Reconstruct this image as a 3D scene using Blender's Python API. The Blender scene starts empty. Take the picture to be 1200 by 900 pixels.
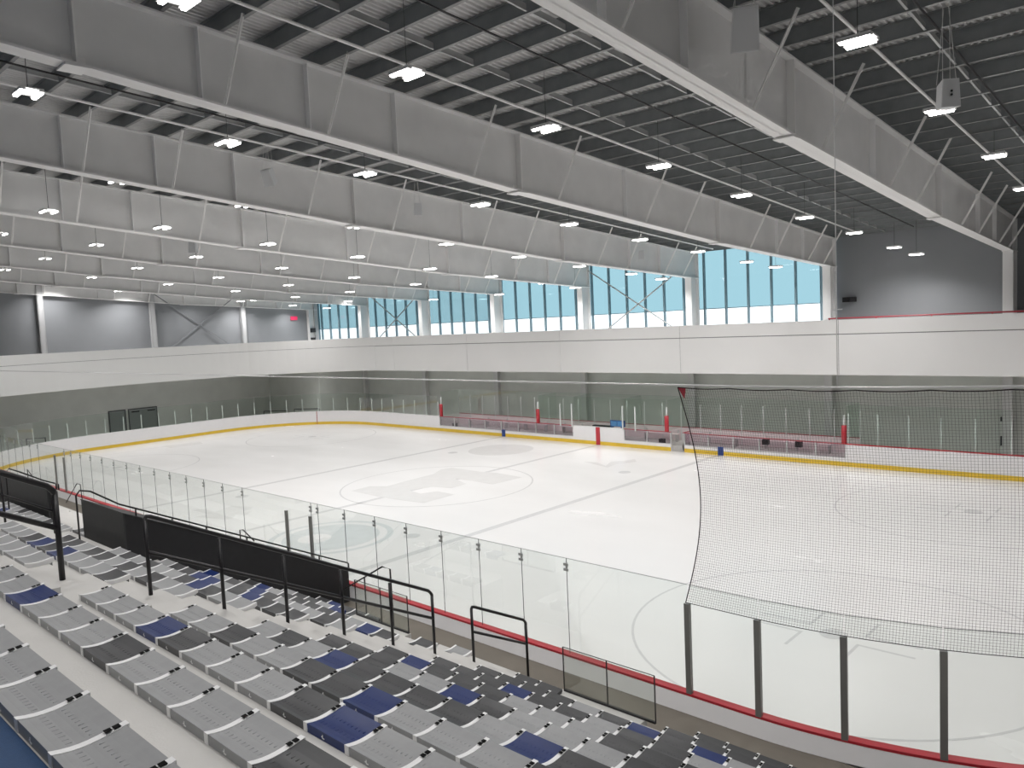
import bpy, math, random
from mathutils import Vector, Matrix
random.seed(7)
sc = bpy.context.scene
col = sc.collection
# ---------------------------------------------------------------- camera, world, exposure
CAM = Vector((27.43, -24.13, 7.38)); YAW, PITCH, ROLL, FPX = .7461, -.0761, -.046, 906.0
fw = Vector((-math.sin(YAW)*math.cos(PITCH), math.cos(YAW)*math.cos(PITCH), math.sin(PITCH)))
rt = Vector((math.cos(YAW), math.sin(YAW), 0)); up = rt.cross(fw)
r2 = rt*math.cos(ROLL)+up*math.sin(ROLL); u2 = -rt*math.sin(ROLL)+up*math.cos(ROLL)
cam = bpy.data.cameras.new('camera'); camo = bpy.data.objects.new('camera', cam); col.objects.link(camo)
camo.matrix_world = Matrix(((r2.x, u2.x, -fw.x, CAM.x), (r2.y, u2.y, -fw.y, CAM.y), (r2.z, u2.z, -fw.z, CAM.z), (0, 0, 0, 1)))
cam.sensor_fit = 'HORIZONTAL'; cam.sensor_width = 36; cam.lens = 36*FPX/1200; cam.clip_end = 400; cam.clip_start = .05
sc.camera = camo
def proj(x, y, z):
    d = Vector((x, y, z))-CAM; dz = d.dot(fw)
    if dz < .1: return (-9999, -9999)
    return (600+FPX*d.dot(r2)/dz, 450-FPX*d.dot(u2)/dz)
def seen(x, y, z, m=70):
    a, b = proj(x, y, z); return -m < a < 1200+m and -m < b < 900+m
def ray(a, b): return fw+r2*((a-600)/FPX)-u2*((b-450)/FPX)
def at(a, b, ax, v):
    d = ray(a, b); return CAM+d*((v-CAM[ax])/d[ax])
w = bpy.data.worlds.new('world'); sc.world = w; w.use_nodes = True
bg = w.node_tree.nodes['Background']; bg.inputs[0].default_value = (.86, .94, 1, 1); bg.inputs[1].default_value = 1.7
vs = sc.view_settings; vs.view_transform = 'Standard'; vs.look = 'None'; vs.exposure = .38; vs.gamma = 1; vs.use_curve_mapping = False
cy = sc.cycles; cy.max_bounces = 10; cy.diffuse_bounces = 5; cy.glossy_bounces = 3; cy.transparent_max_bounces = 40; cy.transmission_bounces = 4
cy.caustics_reflective = False; cy.caustics_refractive = False; cy.sample_clamp_indirect = 4
LAMP_W = 37.0; FILL_OMNI = 8.0           # per pendant tube; then the added omni fill for girders and ceiling
# ---------------------------------------------------------------- materials
def mat(name, c, rough=.6, metal=0, spec=.5, noise=0, nscale=4, bump=0, bscale=30, emit=None):
    m = bpy.data.materials.new(name); m.use_nodes = True; nt = m.node_tree; b = nt.nodes['Principled BSDF']
    b.inputs['Base Color'].default_value = (*c, 1); b.inputs['Roughness'].default_value = rough
    b.inputs['Metallic'].default_value = metal; b.inputs['Specular IOR Level'].default_value = spec
    if noise or bump:
        tc = nt.nodes.new('ShaderNodeTexCoord')
    if noise:
        n = nt.nodes.new('ShaderNodeTexNoise'); n.inputs['Scale'].default_value = nscale; n.inputs['Detail'].default_value = 5
        nt.links.new(tc.outputs['Object'], n.inputs['Vector'])
        r = nt.nodes.new('ShaderNodeMapRange'); r.inputs[1].default_value = .25; r.inputs[2].default_value = .75
        r.inputs[3].default_value = 1-noise; r.inputs[4].default_value = 1+noise
        nt.links.new(n.outputs['Fac'], r.inputs[0])
        x = nt.nodes.new('ShaderNodeVectorMath'); x.operation = 'SCALE'; x.inputs[0].default_value = c
        nt.links.new(r.outputs[0], x.inputs['Scale']); nt.links.new(x.outputs[0], b.inputs['Base Color'])
    if bump:
        n = nt.nodes.new('ShaderNodeTexNoise'); n.inputs['Scale'].default_value = bscale
        nt.links.new(tc.outputs['Object'], n.inputs['Vector'])
        bp = nt.nodes.new('ShaderNodeBump'); bp.inputs['Strength'].default_value = bump; bp.inputs['Distance'].default_value = .01
        nt.links.new(n.outputs['Fac'], bp.inputs['Height']); nt.links.new(bp.outputs[0], b.inputs['Normal'])
    if emit: b.inputs['Emission Color'].default_value = (*emit[0], 1); b.inputs['Emission Strength'].default_value = emit[1]
    return m
def glassmat(name, tint, gloss=.5, rough=.02, spec=1.45):
    m = bpy.data.materials.new(name); m.use_nodes = True; nt = m.node_tree; nt.nodes.clear()
    o = nt.nodes.new('ShaderNodeOutputMaterial'); t = nt.nodes.new('ShaderNodeBsdfTransparent'); t.inputs[0].default_value = (*tint, 1)
    g = nt.nodes.new('ShaderNodeBsdfGlossy'); g.inputs['Roughness'].default_value = rough
    f = nt.nodes.new('ShaderNodeFresnel'); f.inputs[0].default_value = spec
    k = nt.nodes.new('ShaderNodeMath'); k.operation = 'MULTIPLY'; k.inputs[1].default_value = gloss
    nt.links.new(f.outputs[0], k.inputs[0])
    x = nt.nodes.new('ShaderNodeMixShader'); nt.links.new(k.outputs[0], x.inputs[0]); nt.links.new(t.outputs[0], x.inputs[1])
    nt.links.new(g.outputs[0], x.inputs[2]); nt.links.new(x.outputs[0], o.inputs[0]); return m
M = dict(
 girder=mat('painted_steel_grey', (.76, .76, .755), .5, noise=.05, nscale=1.2),
 flange=mat('painted_steel_pale', (.84, .835, .825), .5),
 purlin=mat('purlin_paint', (.21, .225, .23), .45, noise=.1),
 stiff=mat('stiffener_highlight', (.93, .93, .93), .4),  # near white, a highlight along the plate edges put into the colour
 wallcol=mat('end_wall_column_paint', (.46, .465, .475), .5),
 plateblack=mat('plate_black', (.006, .006, .006), .7, spec=.1),
 purlinflange=mat('purlin_flange', (.22, .225, .225), .4),
 bridging=mat('bridging_steel', (.40, .41, .41), .4),
 deck=mat('roof_deck', (.60, .60, .595), .45, noise=.08),
 wallup=mat('upper_wall_panel', (.225, .235, .25), .7, noise=.04, nscale=.6),
 walllow=mat('lower_block_wall', (.83, .85, .815), .7, noise=.05, nscale=.8, bump=.2, bscale=8),
 facade=mat('white_cladding', (.91, .905, .895), .55, noise=.015, nscale=.5),
 joint=mat('dark_joint', (.2, .2, .2), .8),
 column=mat('column_paint', (.80, .80, .80), .5),
 concrete=mat('pale_concrete', (.55, .54, .52), .6, noise=.05, nscale=2.2, bump=.15, bscale=60),
 brown=mat('walkway_concrete', (.155, .135, .11), .55, noise=.12, nscale=1.5, bump=.1, bscale=40),
 rubber=mat('blue_rubber_floor', (.008, .048, .135), .55, noise=.1, nscale=30, bump=.3, bscale=200),
 ice=None,
 lineink=mat('line_under_ice', (.69, .685, .69), .22, noise=.05, nscale=6),
 logoink=mat('faded_logo_ink', (.775, .765, .76), .22, noise=.03, nscale=2),
 logoink2=mat('faded_logo_ink_blue', (.71, .735, .745), .22, noise=.05, nscale=2),
 board=mat('white_board', (.86, .85, .86), .3, noise=.015),
 pinkboard=mat('bench_back_panel', (.80, .70, .71), .4),
 yellow=mat('yellow_kickplate', (.80, .55, .05), .35, noise=.06, nscale=3),
 red=mat('red_plastic', (.50, .03, .045), .35),
 redthin=mat('red_cap', (.42, .04, .06), .35),
 blue=mat('blue_marker', (.02, .06, .25), .4),
 screen=mat('blue_screen_frame', (.02, .10, .33), .3),
 screenface=mat('blue_screen_face', (.10, .28, .60), .2),
 black=mat('black_paint', (.012, .011, .013), .35),
 blackpanel=mat('black_panel', (.016, .016, .018), .6, noise=.1, nscale=8),
 charcoal=mat('charcoal_panel', (.035, .036, .038), .6, noise=.12, nscale=6),
 alu=mat('aluminium', (.62, .63, .63), .35, metal=.6),
 post=mat('grey_post', (.27, .27, .26), .4, metal=.4),
 postpale=mat('pale_post', (.72, .75, .73), .4),
 clip=mat('steel_clip', (.45, .46, .46), .4, metal=.3),
 white=mat('white_plastic', (.82, .82, .82), .4),
 seatL=mat('seat_light_grey', (.30, .305, .31), .36, spec=.3, noise=.06, nscale=12),
 seatD=mat('seat_dark_grey', (.05, .051, .054), .34, spec=.35, noise=.08, nscale=12),
 seatB=mat('seat_blue', (.008, .024, .12), .36, spec=.3, noise=.08, nscale=12),
 speaker=mat('speaker_white', (.72, .73, .74), .5),
 grille=mat('speaker_grille', (.60, .61, .62), .7),
 lampbody=mat('lamp_housing', (.7, .7, .7), .4),
 lamp=mat('lamp_tube', (1, 1, 1), .4, emit=((1, .98, .95), 9)),
 rope=mat('net_cord', (.02, .012, .014), .7),
 cable=mat('steel_cable', (.75, .75, .75), .35, metal=.3),
 mullion=mat('mullion', (.16, .24, .28), .4),
 door=mat('door_grey', (.30, .33, .32), .5),
 dark=mat('dark_metal', (.06, .065, .07), .5),
 exitred=mat('exit_red', (.6, .03, .10), .4, emit=((.9, .05, .15), .2)),
 glass=glassmat('rink_glass', (.955, .972, .962), .16),
 glassfar=glassmat('rink_glass_green', (.945, .972, .955), .12),
 guard=glassmat('guard_glass', (.94, .96, .94), .15),
 poly=glassmat('bench_polycarbonate', (.90, .86, .89), .3, .1),
 sky_tint=None, clear=glassmat('clear_window', (.97, .98, .98), .4),
)
M['sky_tint'] = glassmat('tinted_window', (.455, .57, .595), .3)
def ice_mat():
    m = mat('ice', (.88, .865, .85), .24, spec=.5); nt = m.node_tree; b = nt.nodes['Principled BSDF']
    tc = nt.nodes.new('ShaderNodeTexCoord'); mp = nt.nodes.new('ShaderNodeMapping'); mp.inputs['Scale'].default_value = (.25, .6, 1)
    n = nt.nodes.new('ShaderNodeTexNoise'); n.inputs['Scale'].default_value = .6; n.inputs['Detail'].default_value = 6
    nt.links.new(tc.outputs['Object'], mp.inputs[0]); nt.links.new(mp.outputs[0], n.inputs['Vector'])
    r = nt.nodes.new('ShaderNodeMapRange'); r.inputs[3].default_value = .17; r.inputs[4].default_value = .32
    nt.links.new(n.outputs['Fac'], r.inputs[0]); nt.links.new(r.outputs[0], b.inputs['Roughness'])
    c = nt.nodes.new('ShaderNodeMapRange'); c.inputs[3].default_value = .965; c.inputs[4].default_value = 1.03
    nt.links.new(n.outputs['Fac'], c.inputs[0]); x = nt.nodes.new('ShaderNodeVectorMath'); x.operation = 'SCALE'; x.inputs[0].default_value = (.86, .85, .845)
    nt.links.new(c.outputs[0], x.inputs['Scale']); nt.links.new(x.outputs[0], b.inputs['Base Color'])
    return m
M['ice'] = ice_mat()
# ---------------------------------------------------------------- mesh helpers
class MB:
    def __init__(s): s.v = []; s.f = []
    def add(s, v, f):
        n = len(s.v); s.v += [tuple(p) for p in v]; s.f += [tuple(i+n for i in q) for q in f]; return s
    def box(s, x0, x1, y0, y1, z0, z1):
        return s.hexa([(x0, y0, z0), (x1, y0, z0), (x1, y1, z0), (x0, y1, z0), (x0, y0, z1), (x1, y0, z1), (x1, y1, z1), (x0, y1, z1)])
    def hexa(s, v): return s.add(v, [(3, 2, 1, 0), (4, 5, 6, 7), (0, 1, 5, 4), (1, 2, 6, 5), (2, 3, 7, 6), (3, 0, 4, 7)])
    def prism(s, poly, d):      # poly: list of 3D points, extruded by vector d
        n = len(poly); p = [Vector(q) for q in poly]; q = [a+Vector(d) for a in p]
        return s.add(p+q, [tuple(range(n))[::-1], tuple(range(n, 2*n))]+[(i, (i+1) % n, n+(i+1) % n, n+i) for i in range(n)])
    def bar(s, a, b, wd, h, upv=(0, 0, 1)):     # rectangular bar from a to b
        a = Vector(a); b = Vector(b); d = (b-a).normalized(); u = Vector(upv)
        if abs(d.dot(u)) > .98: u = Vector((0, 1, 0))
        sd = d.cross(u).normalized(); u = sd.cross(d).normalized()
        c = [(-wd/2, -h/2), (wd/2, -h/2), (wd/2, h/2), (-wd/2, h/2)]
        v = [a+sd*i+u*j for i, j in c]+[b+sd*i+u*j for i, j in c]
        return s.add(v, [(3, 2, 1, 0), (4, 5, 6, 7), (0, 1, 5, 4), (1, 2, 6, 5), (2, 3, 7, 6), (3, 0, 4, 7)])
    def tube(s, pts, r, n=6):
        pts = [Vector(p) for p in pts]; k = len(pts); base = len(s.v); prev = None
        for i, p in enumerate(pts):
            d = (pts[min(i+1, k-1)]-pts[max(i-1, 0)]).normalized()
            u = Vector((0, 0, 1)) if abs(d.z) < .9 else Vector((0, 1, 0))
            if prev is not None and (prev-d*prev.dot(d)).length > .2: u = prev
            a = (u-d*u.dot(d)).normalized(); b = d.cross(a); prev = a
            for j in range(n):
                t = 2*math.pi*j/n; s.v.append(tuple(p+a*math.cos(t)*r+b*math.sin(t)*r))
        for i in range(k-1):
            for j in range(n):
                q = base+i*n; s.f.append((q+j, q+(j+1) % n, q+n+(j+1) % n, q+n+j))
        s.f.append(tuple(base+j for j in range(n))[::-1]); s.f.append(tuple(base+(k-1)*n+j for j in range(n))); return s
    def sweep(s, path, prof, closed=False):  # path: [(x,y)], prof: [(offset outwards, z)] closed polygon
        k = len(path); n = len(prof); base = len(s.v); P = [Vector(p) for p in path]
        for i in range(k):
            if closed: a, b = P[i-1], P[(i+1) % k]
            else: a, b = P[max(i-1, 0)], P[min(i+1, k-1)]
            d = (b-a).normalized(); nn = Vector((d.y, -d.x))
            for o, z in prof: s.v.append((P[i].x+nn.x*o, P[i].y+nn.y*o, z))
        for i in range(k if closed else k-1):
            i2 = (i+1) % k
            for j in range(n):
                s.f.append((base+i*n+j, base+i2*n+j, base+i2*n+(j+1) % n, base+i*n+(j+1) % n))
        if not closed: s.f.append(tuple(base+j for j in range(n))); s.f.append(tuple(base+(k-1)*n+j for j in range(n))[::-1])
        return s
    def build(s, name, m, parent=None, smooth=False, loc=None):
        me = bpy.data.meshes.new(name); off = Vector(loc) if loc is not None else Vector((0, 0, 0))
        me.from_pydata([tuple(Vector(p)-off) for p in s.v], [], s.f); me.materials.append(M[m]); me.validate(); me.update()
        if smooth: me.polygons.foreach_set('use_smooth', [True]*len(me.polygons))
        o = bpy.data.objects.new(name, me); col.objects.link(o)
        if parent is not None: o.parent = parent
        elif loc is not None: o.location = off
        return o
def fixn(o):
    import bmesh
    b = bmesh.new(); b.from_mesh(o.data); bmesh.ops.recalc_face_normals(b, faces=b.faces); b.to_mesh(o.data); b.free(); return o
def tag(o, label=None, cat=None, group=None, kind=None):
    if label: o['label'] = label
    if cat: o['category'] = cat
    if group: o['group'] = group
    if kind: o['kind'] = kind
    return o
def empty(name, loc=(0, 0, 0)):
    o = bpy.data.objects.new(name, None); col.objects.link(o); o.location = loc; o.empty_display_size = .1; return o
def struct(name, mb, m, label=None): return tag(mb.build(name, m), label, kind='structure')
ORD = ['first', 'second', 'third', 'fourth', 'fifth', 'sixth', 'seventh', 'eighth', 'ninth', 'tenth', 'eleventh', 'twelfth', 'thirteenth', 'fourteenth', 'fifteenth', 'sixteenth', 'seventeenth', 'eighteenth', 'nineteenth', 'twentieth']
def od(i):
    if i < 20: return ORD[i]
    t = {2: 'twenty', 3: 'thirty', 4: 'forty', 5: 'fifty'}[(i+1)//10]; u = (i+1) % 10
    return (t[:-1]+'ieth') if u == 0 else t+'-'+ORD[u-1]
# ---------------------------------------------------------------- building shell
GX = [20.1-8.2*i for i in range(-1, 8)]        # girder and column lines, right to left
XL, XR, YN, YF = -37.5, 38.0, -33.0, 18.65
def zroof(y): return 12.55-.0722*y             # underside of purlins
def zdeck(y): return zroof(y)+.36
def zbot(y):
    K = [(-34, 13.84), (-18.7, 12.42), (-6.7, 11.29), (5.5, 10.36), (17.5, 9.72), (19, 9.64)]
    for (a, za), (b, zb) in zip(K, K[1:]):
        if y <= b: return za+(zb-za)*(y-a)/(b-a)
    return K[-1][1]
mb = MB()   # corrugated deck, ribs along y
x = XL; prof = []
while x < XR:
    prof += [(x, 0), (x+.05, 0), (x+.08, .04), (x+.125, .04)]; x += .155
vs_ = [(a, YN, zdeck(YN)+h) for a, h in prof]+[(a, YF+.3, zdeck(YF+.3)+h) for a, h in prof]; n = len(prof)
mb.add(vs_, [(i, n+i, n+i+1, i+1) for i in range(n-1)])
struct('ceiling', mb, 'deck', 'ribbed grey metal roof deck')
struct('ceiling', MB().hexa([(XL, YN, zdeck(YN)+.1), (XR, YN, zdeck(YN)+.1), (XR, YF+.3, zdeck(YF+.3)+.1), (XL, YF+.3, zdeck(YF+.3)+.1), (XL, YN, zdeck(YN)+.3), (XR, YN, zdeck(YN)+.3), (XR, YF+.3, zdeck(YF+.3)+.3), (XL, YF+.3, zdeck(YF+.3)+.3)]), 'deck', 'roof slab above the deck')
struct('floor', MB().box(XL, XR, YN, YF+.3, -.35, -.05), 'concrete', 'concrete slab around the rink')
def slopewall(mb, x0, x1, y0, y1, z0):
    return mb.hexa([(x0, y0, z0), (x1, y0, z0), (x1, y1, z0), (x0, y1, z0), (x0, y0, zdeck(y0)+.1), (x1, y0, zdeck(y0)+.1), (x1, y1, zdeck(y1)+.1), (x0, y1, zdeck(y1)+.1)])
struct('wall_left', slopewall(MB(), XL-.2, XL, YN, YF+.3, -.1), 'wallup', 'blue-grey end wall above the white balcony')
struct('wall_right', slopewall(MB(), XR, XR+.2, YN, YF+.3, -.1), 'wallup')
struct('wall_near', slopewall(MB(), XL, XR, YN-.2, YN, -.1), 'wallup')
struct('wall_far', slopewall(MB(), 11.9, XR, YF, YF+.25, 5.5), 'wallup', 'blue-grey wall panel right of the window band')
struct('wall_far_lower', MB().box(XL, XR, 18.0, 18.3, -.05, 4.2).box(XL, 11.9, YF, YF+.25, 4.0, 6.6), 'walllow', 'grey-green block wall below the balcony')
mb = MB().box(XL, -29.2, 13.0, 13.15, -.05, 4.2).box(-29.35, -29.2, 13.15, 18.0, -.05, 4.2)
struct('wall_corner_room', mb, 'walllow', 'pale block wall of the corner room')
struct('wall_left_lower', MB().box(XL, XL+.12, -30, 13.0, -.05, 4.2), 'walllow', 'grey block wall behind the end glass')
# window band
MX = [4.13+1.41*k for k in range(-30, 6)]
MX = [m for m in MX if m > -37.2]
edges = [XL+.05]+MX+[11.75]
for i, (a, b) in enumerate(zip(edges, edges[1:])):
    if b-a < .2: continue
    r = empty('window_%d' % (i+1), (a, YF+.1, 6.6)); tag(r, None, None, None, 'structure')
    g = MB().box(.03, b-a-.03, -.008, .008, 0, 1.2).build('clear_pane', 'clear', r)
    zt = zdeck(YF)-6.6
    g = MB().box(.03, b-a-.03, -.008, .008, 1.22, zt).build('tinted_pane', 'sky_tint', r)
    MB().box(-.045, .045, -.16, .03, 0, zt).build('mullion', 'mullion', r)
    MB().box(.045, b-a-.045, -.05, .03, 1.18, 1.23).box(.045, b-a-.045, -.05, .03, -.03, .02).build('transom', 'mullion', r)
# ---------------------------------------------------------------- balcony (running track level)
Z0, Z1, ZG = 4.18, 6.9, 6.19
def fpath():
    P = [(XR, 14.8), (-23.6, 14.8)]
    c = [(-26.0, 13.9), (-28.6, 12.3), (-30.8, 10.2), (-32.5, 7.6), (-33.5, 4.8), (-33.9, 2), (-33.95, -1), (-33.7, -4), (-33.1, -7), (-32.2, -10), (-30.9, -13), (-29, -16), (-27, -18.5)]
    return P, c
st, cv = fpath()
dense = []
for (a, b), (c, d) in zip([st[1]]+cv, cv):
    for t in range(4): dense.append((a+(c-a)*t/4, b+(d-b)*t/4))
dense.append(cv[-1])
for _ in range(6):
    dense = [dense[0]]+[((dense[i-1][0]+2*dense[i][0]+dense[i+1][0])/4, (dense[i-1][1]+2*dense[i][1]+dense[i+1][1])/4) for i in range(1, len(dense)-1)]+[dense[-1]]
T = .16
def wallprof(z0, z1, o=0): return [(o, z0), (o+T, z0), (o+T, z1), (o, z1)]
# outward side = away from the rink.  path runs right->left then down, rink on the left hand => outward is right hand
JX = [XR, 22.1, 13.45, 4.6, -4.2, -12.85, -21.2, -23.6]
for a, b in zip(JX, JX[1:]):
    r = MB().box(b+.012, a-.012, 14.8, 14.8+T, Z0, ZG-.02).box(b+.012, a-.012, 14.8, 14.8+T, ZG+.02, Z1)
    struct('wall_balcony', r, 'facade', 'white balcony cladding along the far side')
struct('trim_1', MB().box(-23.6, XR, 14.82, 14.8+T-.02, Z0+.02, Z1-.02), 'joint', 'dark shadow gap in the white balcony cladding')
struct('wall_balcony_curved', MB().sweep(dense, wallprof(Z0, ZG-.012)).sweep(dense, wallprof(ZG+.012, Z1)), 'facade', 'curved white balcony cladding round the rink end')
struct('trim_2', MB().sweep(dense, [(.03, Z0+.02), (T-.02, Z0+.02), (T-.02, Z1-.02), (.03, Z1-.02)]), 'joint')
fl = MB(); fl.box(-23.6, XR, 14.9, YF, 5.62, 5.8).box(-23.6, XR, 14.9, YF, 4.2, 4.3)
pts = [(x+.1*0, y) for x, y in dense]
lower = [(p[0], p[1]) for p in dense]
poly = [(p[0]-.05, p[1]+.05, 5.62) for p in dense]+[(-27, -29.9, 5.62), (XL, -29.9, 5.62), (XL, YF, 5.62), (-23.6, YF, 5.62)]
fl.prism(poly, (0, 0, .18)); poly2 = [(a, b, 4.2) for a, b, c in poly]; fl.prism(poly2, (0, 0, .1))
fixn(struct('floor_track', fl, 'concrete', 'track floor slab behind the balcony cladding'))
# ---------------------------------------------------------------- columns on the far wall
for i, X in enumerate(GX):
    if X > 30: continue
    c = MB(); h = .21; zt = zbot(17.5)
    c.box(X-h, X+h, 17.5, 17.53, 0, zt).box(X-h, X+h, 18.40, 18.43, 0, zroof(18.4)).box(X-.015, X+.015, 17.53, 18.4, 0, zt)
    c.box(X-h-.03, X+h+.03, 17.45, 18.43, zt-.03, zt)
    o = c.build('steel_column', 'column')
    lab = {0: 'pale steel wide-flange column at the right edge, meeting the nearest visible girder', 1: 'pale steel column where the window band meets the solid grey wall'}
    tag(o, lab.get(i-1) or 'pale steel wide-flange column between windows, %s from the right' % od(i-1), 'column', 'steel columns along the window wall')
for k, y in enumerate([18.3, 10.8, 2.85, -5.3, -13.5, -21.7]):
    c = MB().box(XL, XL+.4, y-.17, y-.15, 5.8, zroof(y)).box(XL, XL+.4, y+.15, y+.17, 5.8, zroof(y)).box(XL+.36, XL+.4, y-.2, y+.2, 5.8, zroof(y)).box(XL+.01, XL+.35, y-.02, y+.02, 5.8, zroof(y))
    tag(c.build('wall_column', 'wallcol'), 'pale column on the blue-grey end wall, %s from the window corner' % od(k), 'column', 'columns on the end wall')
def rods(a, b, label, mt='bridging'):
    m = MB()
    for p, q in ((0, 1), (1, 0)):
        pa = Vector((a[0], a[1], a[2] if p == 0 else b[2])); pb = Vector((b[0], b[1], b[2] if p == 0 else a[2])); m.bar(pa, pb, .07, .07)
    return tag(m.build('cross_brace', mt), label, 'brace')
rods((XL+.2, 10.6, 6.0), (XL+.2, 3.05, 11.3), 'grey diagonal cross bracing on the blue-grey end wall', 'wallup')
rods((-4.3, 18.3, 5.9), (3.5, 18.3, 10.8), 'thin diagonal cross bracing in front of the window band, nearer pair')
rods((-28.9, 18.3, 5.9), (-21.1, 18.3, 10.8), 'thin diagonal cross bracing in front of the far left windows')
c = MB().box(-34.15, -33.75, -10.45, -10.1, -.05, Z0)
tag(c.build('support_column', 'column'), 'pale square column under the curved balcony at the left edge', 'column')
# ---------------------------------------------------------------- roof girders
SPL = [-18.7, -6.7, 5.5]
STF = [-29.5, -24, -21.5, -16.36, -13.84, -11.33, -1.2, 11.2, 14.2]
BRC = [-29, -26.5, -21.5, -15.93, -13.46, -8.8, -5.1, -.1, 2.6, 8.16, 10.83, 14.6, 16.6]
BRC2 = [-28, -24, -20.2, -15.9, -13.4, -8.7, -5.0, -.1, 2.6, 8.2, 10.8, 14.6, 16.6]
def zt_g(y): return zroof(y)-.02
for gi, X in enumerate(GX):
    r = empty('roof_girder', (X, 17.5, 9.72))
    far = gi-1
    labs = {-1: 'painted steel roof girder nearest the camera, at the upper right', 0: 'large pale roof girder crossing the upper right, nearest of all', 1: 'long pale roof girder from upper left to the end of the windows, second nearest'}
    tag(r, labs.get(far) or 'pale plate girder spanning the rink, %s from the camera' % od(far), 'girder', 'roof girders')
    L = (X, 17.5, 9.72); ys = [YN+.05]+SPL+[18.4]
    web = MB()
    for a, b in zip(ys, ys[1:]):
        za, zb, ta, tb = zbot(a), zbot(b), zt_g(a), zt_g(b)
        web.hexa([(X-.012, a, za), (X+.012, a, za), (X+.012, b, zb), (X-.012, b, zb), (X-.012, a, ta), (X+.012, a, ta), (X+.012, b, tb), (X-.012, b, tb)])
    def rel(m): m.v = [(p[0]-L[0], p[1]-L[1], p[2]-L[2]) for p in m.v]; return m
    rel(web).build('web', 'girder', r)
    for nm, f, th in (('bottom_flange', zbot, .045), ('top_flange', zt_g, -.04)):
        m = MB()
        for a, b in zip(ys, ys[1:]):
            za, zb = f(a), f(b)
            lo, hi = (0, th) if th > 0 else (th, 0)
            m.hexa([(X-.21, a, za+lo), (X+.21, a, za+lo), (X+.21, b, zb+lo), (X-.21, b, zb+lo), (X-.21, a, za+hi), (X+.21, a, za+hi), (X+.21, b, zb+hi), (X-.21, b, zb+hi)])
        rel(m).build(nm, 'flange' if th > 0 else 'girder', r)  # bottom flange paler: bounce light from the ice put into its colour
    for y in SPL:
        m = MB().box(X-.20, X+.20, y-.02, y+.015, zbot(y)+.04, zt_g(y)-.04).box(X-.24, X+.24, y-.22, y+.2, zbot(y)-.035, zbot(y)-.001)
        m.box(X+.012, X+.03, y-.22, y+.2, zbot(y)+.03, zbot(y)+.2)
        rel(m).build('splice_plate', 'flange', r)
    for y in STF:
        rel(MB().box(X+.012, X+.17, y-.011, y+.011, zbot(y)+.04, zt_g(y)-.04).box(X-.17, X-.012, y-.011, y+.011, zbot(y)+.04, zt_g(y)-.04)).build('stiffener', 'stiff', r)
    for y in (BRC if far == 0 else BRC2):
        m = MB().bar((X+.2, y, zbot(y)+.06), (X+1.15, y, zroof(y)+.06), .075, .012, (0, 1, 0)).bar((X+.2, y, zbot(y)+.06), (X+1.15, y, zroof(y)+.06), .012, .07, (0, 1, 0))
        m.bar((X-.2, y, zbot(y)+.06), (X-1.15, y, zroof(y)+.06), .075, .012, (0, 1, 0))
        rel(m).build('fly_brace', 'flange', r)
# ---------------------------------------------------------------- purlins, bridging, pipes
PY = [18.3-1.22*k for k in range(0, 42)]
PY = [y for y in PY if y > YN+.3]
for k, y in enumerate(PY):
    z = zroof(y); x0, x1 = XL+.02, XR-.02
    m = MB().box(x0, x1, y-.006, y+.006, z+.012, z+.345).box(x0, x1, y-.045, y+.045, z, z+.012).box(x0, x1, y-.07, y+.07, z+.345, z+.357)
    o = m.build('roof_purlin', 'purlin'); o.data.materials.append(M['purlinflange'])
    for p in o.data.polygons[6:12]: p.material_index = 1
    tag(o, 'dark steel purlin under the ribbed deck, %s from the window wall' % od(k), 'purlin', 'roof purlins')
n = 0
for gi in range(len(GX)):
    Xa = GX[gi]
    for t in (.34, .67):
        X = Xa-8.2*t
        if X < XL+1: continue
        m = MB()
        for ya, yb in zip(PY[1:], PY):
            m.hexa([(X-.004, ya+.08, zroof(ya)+.03), (X+.004, ya+.08, zroof(ya)+.03), (X+.004, yb-.08, zroof(yb)+.03), (X-.004, yb-.08, zroof(yb)+.03), (X-.004, ya+.08, zroof(ya)+.17), (X+.004, ya+.08, zroof(ya)+.17), (X+.004, yb-.08, zroof(yb)+.17), (X-.004, yb-.08, zroof(yb)+.17)])
            m.hexa([(X-.025, ya+.08, zroof(ya)+.02), (X+.025, ya+.08, zroof(ya)+.02), (X+.025, yb-.08, zroof(yb)+.02), (X-.025, yb-.08, zroof(yb)+.02), (X-.025, ya+.08, zroof(ya)+.03), (X+.025, ya+.08, zroof(ya)+.03), (X+.025, yb-.08, zroof(yb)+.03), (X-.025, yb-.08, zroof(yb)+.03)])
        tag(m.build('purlin_bridging', 'bridging'), 'line of thin steel bridging between purlins, %s from the right' % od(n), 'bridging', 'bridging lines under the roof'); n += 1
for k, X in enumerate([21.8, 13.65, 5.5, -2.7, -10.9, -19.1, -27.3]):
    m = MB().tube([(X, YN+.3, zroof(YN+.3)-.06), (X, 17.3, zroof(17.3)-.06)], .035, 8)
    tag(m.build('ceiling_pipe', 'flange'), 'white pipe run under the purlins toward the windows, %s from the right' % od(k), 'pipe', 'white ceiling pipes')
for k, X in enumerate([23.05, 16.2, 7.0, -1.2]):
    m = MB().tube([(X, YN+.3, zroof(YN+.3)-.04), (X, 17.3, zroof(17.3)-.04)], .025, 6)
    tag(m.build('black_conduit', 'black'), 'thin black conduit under the purlins, %s from the right' % od(k), 'conduit', 'black conduits')
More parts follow.
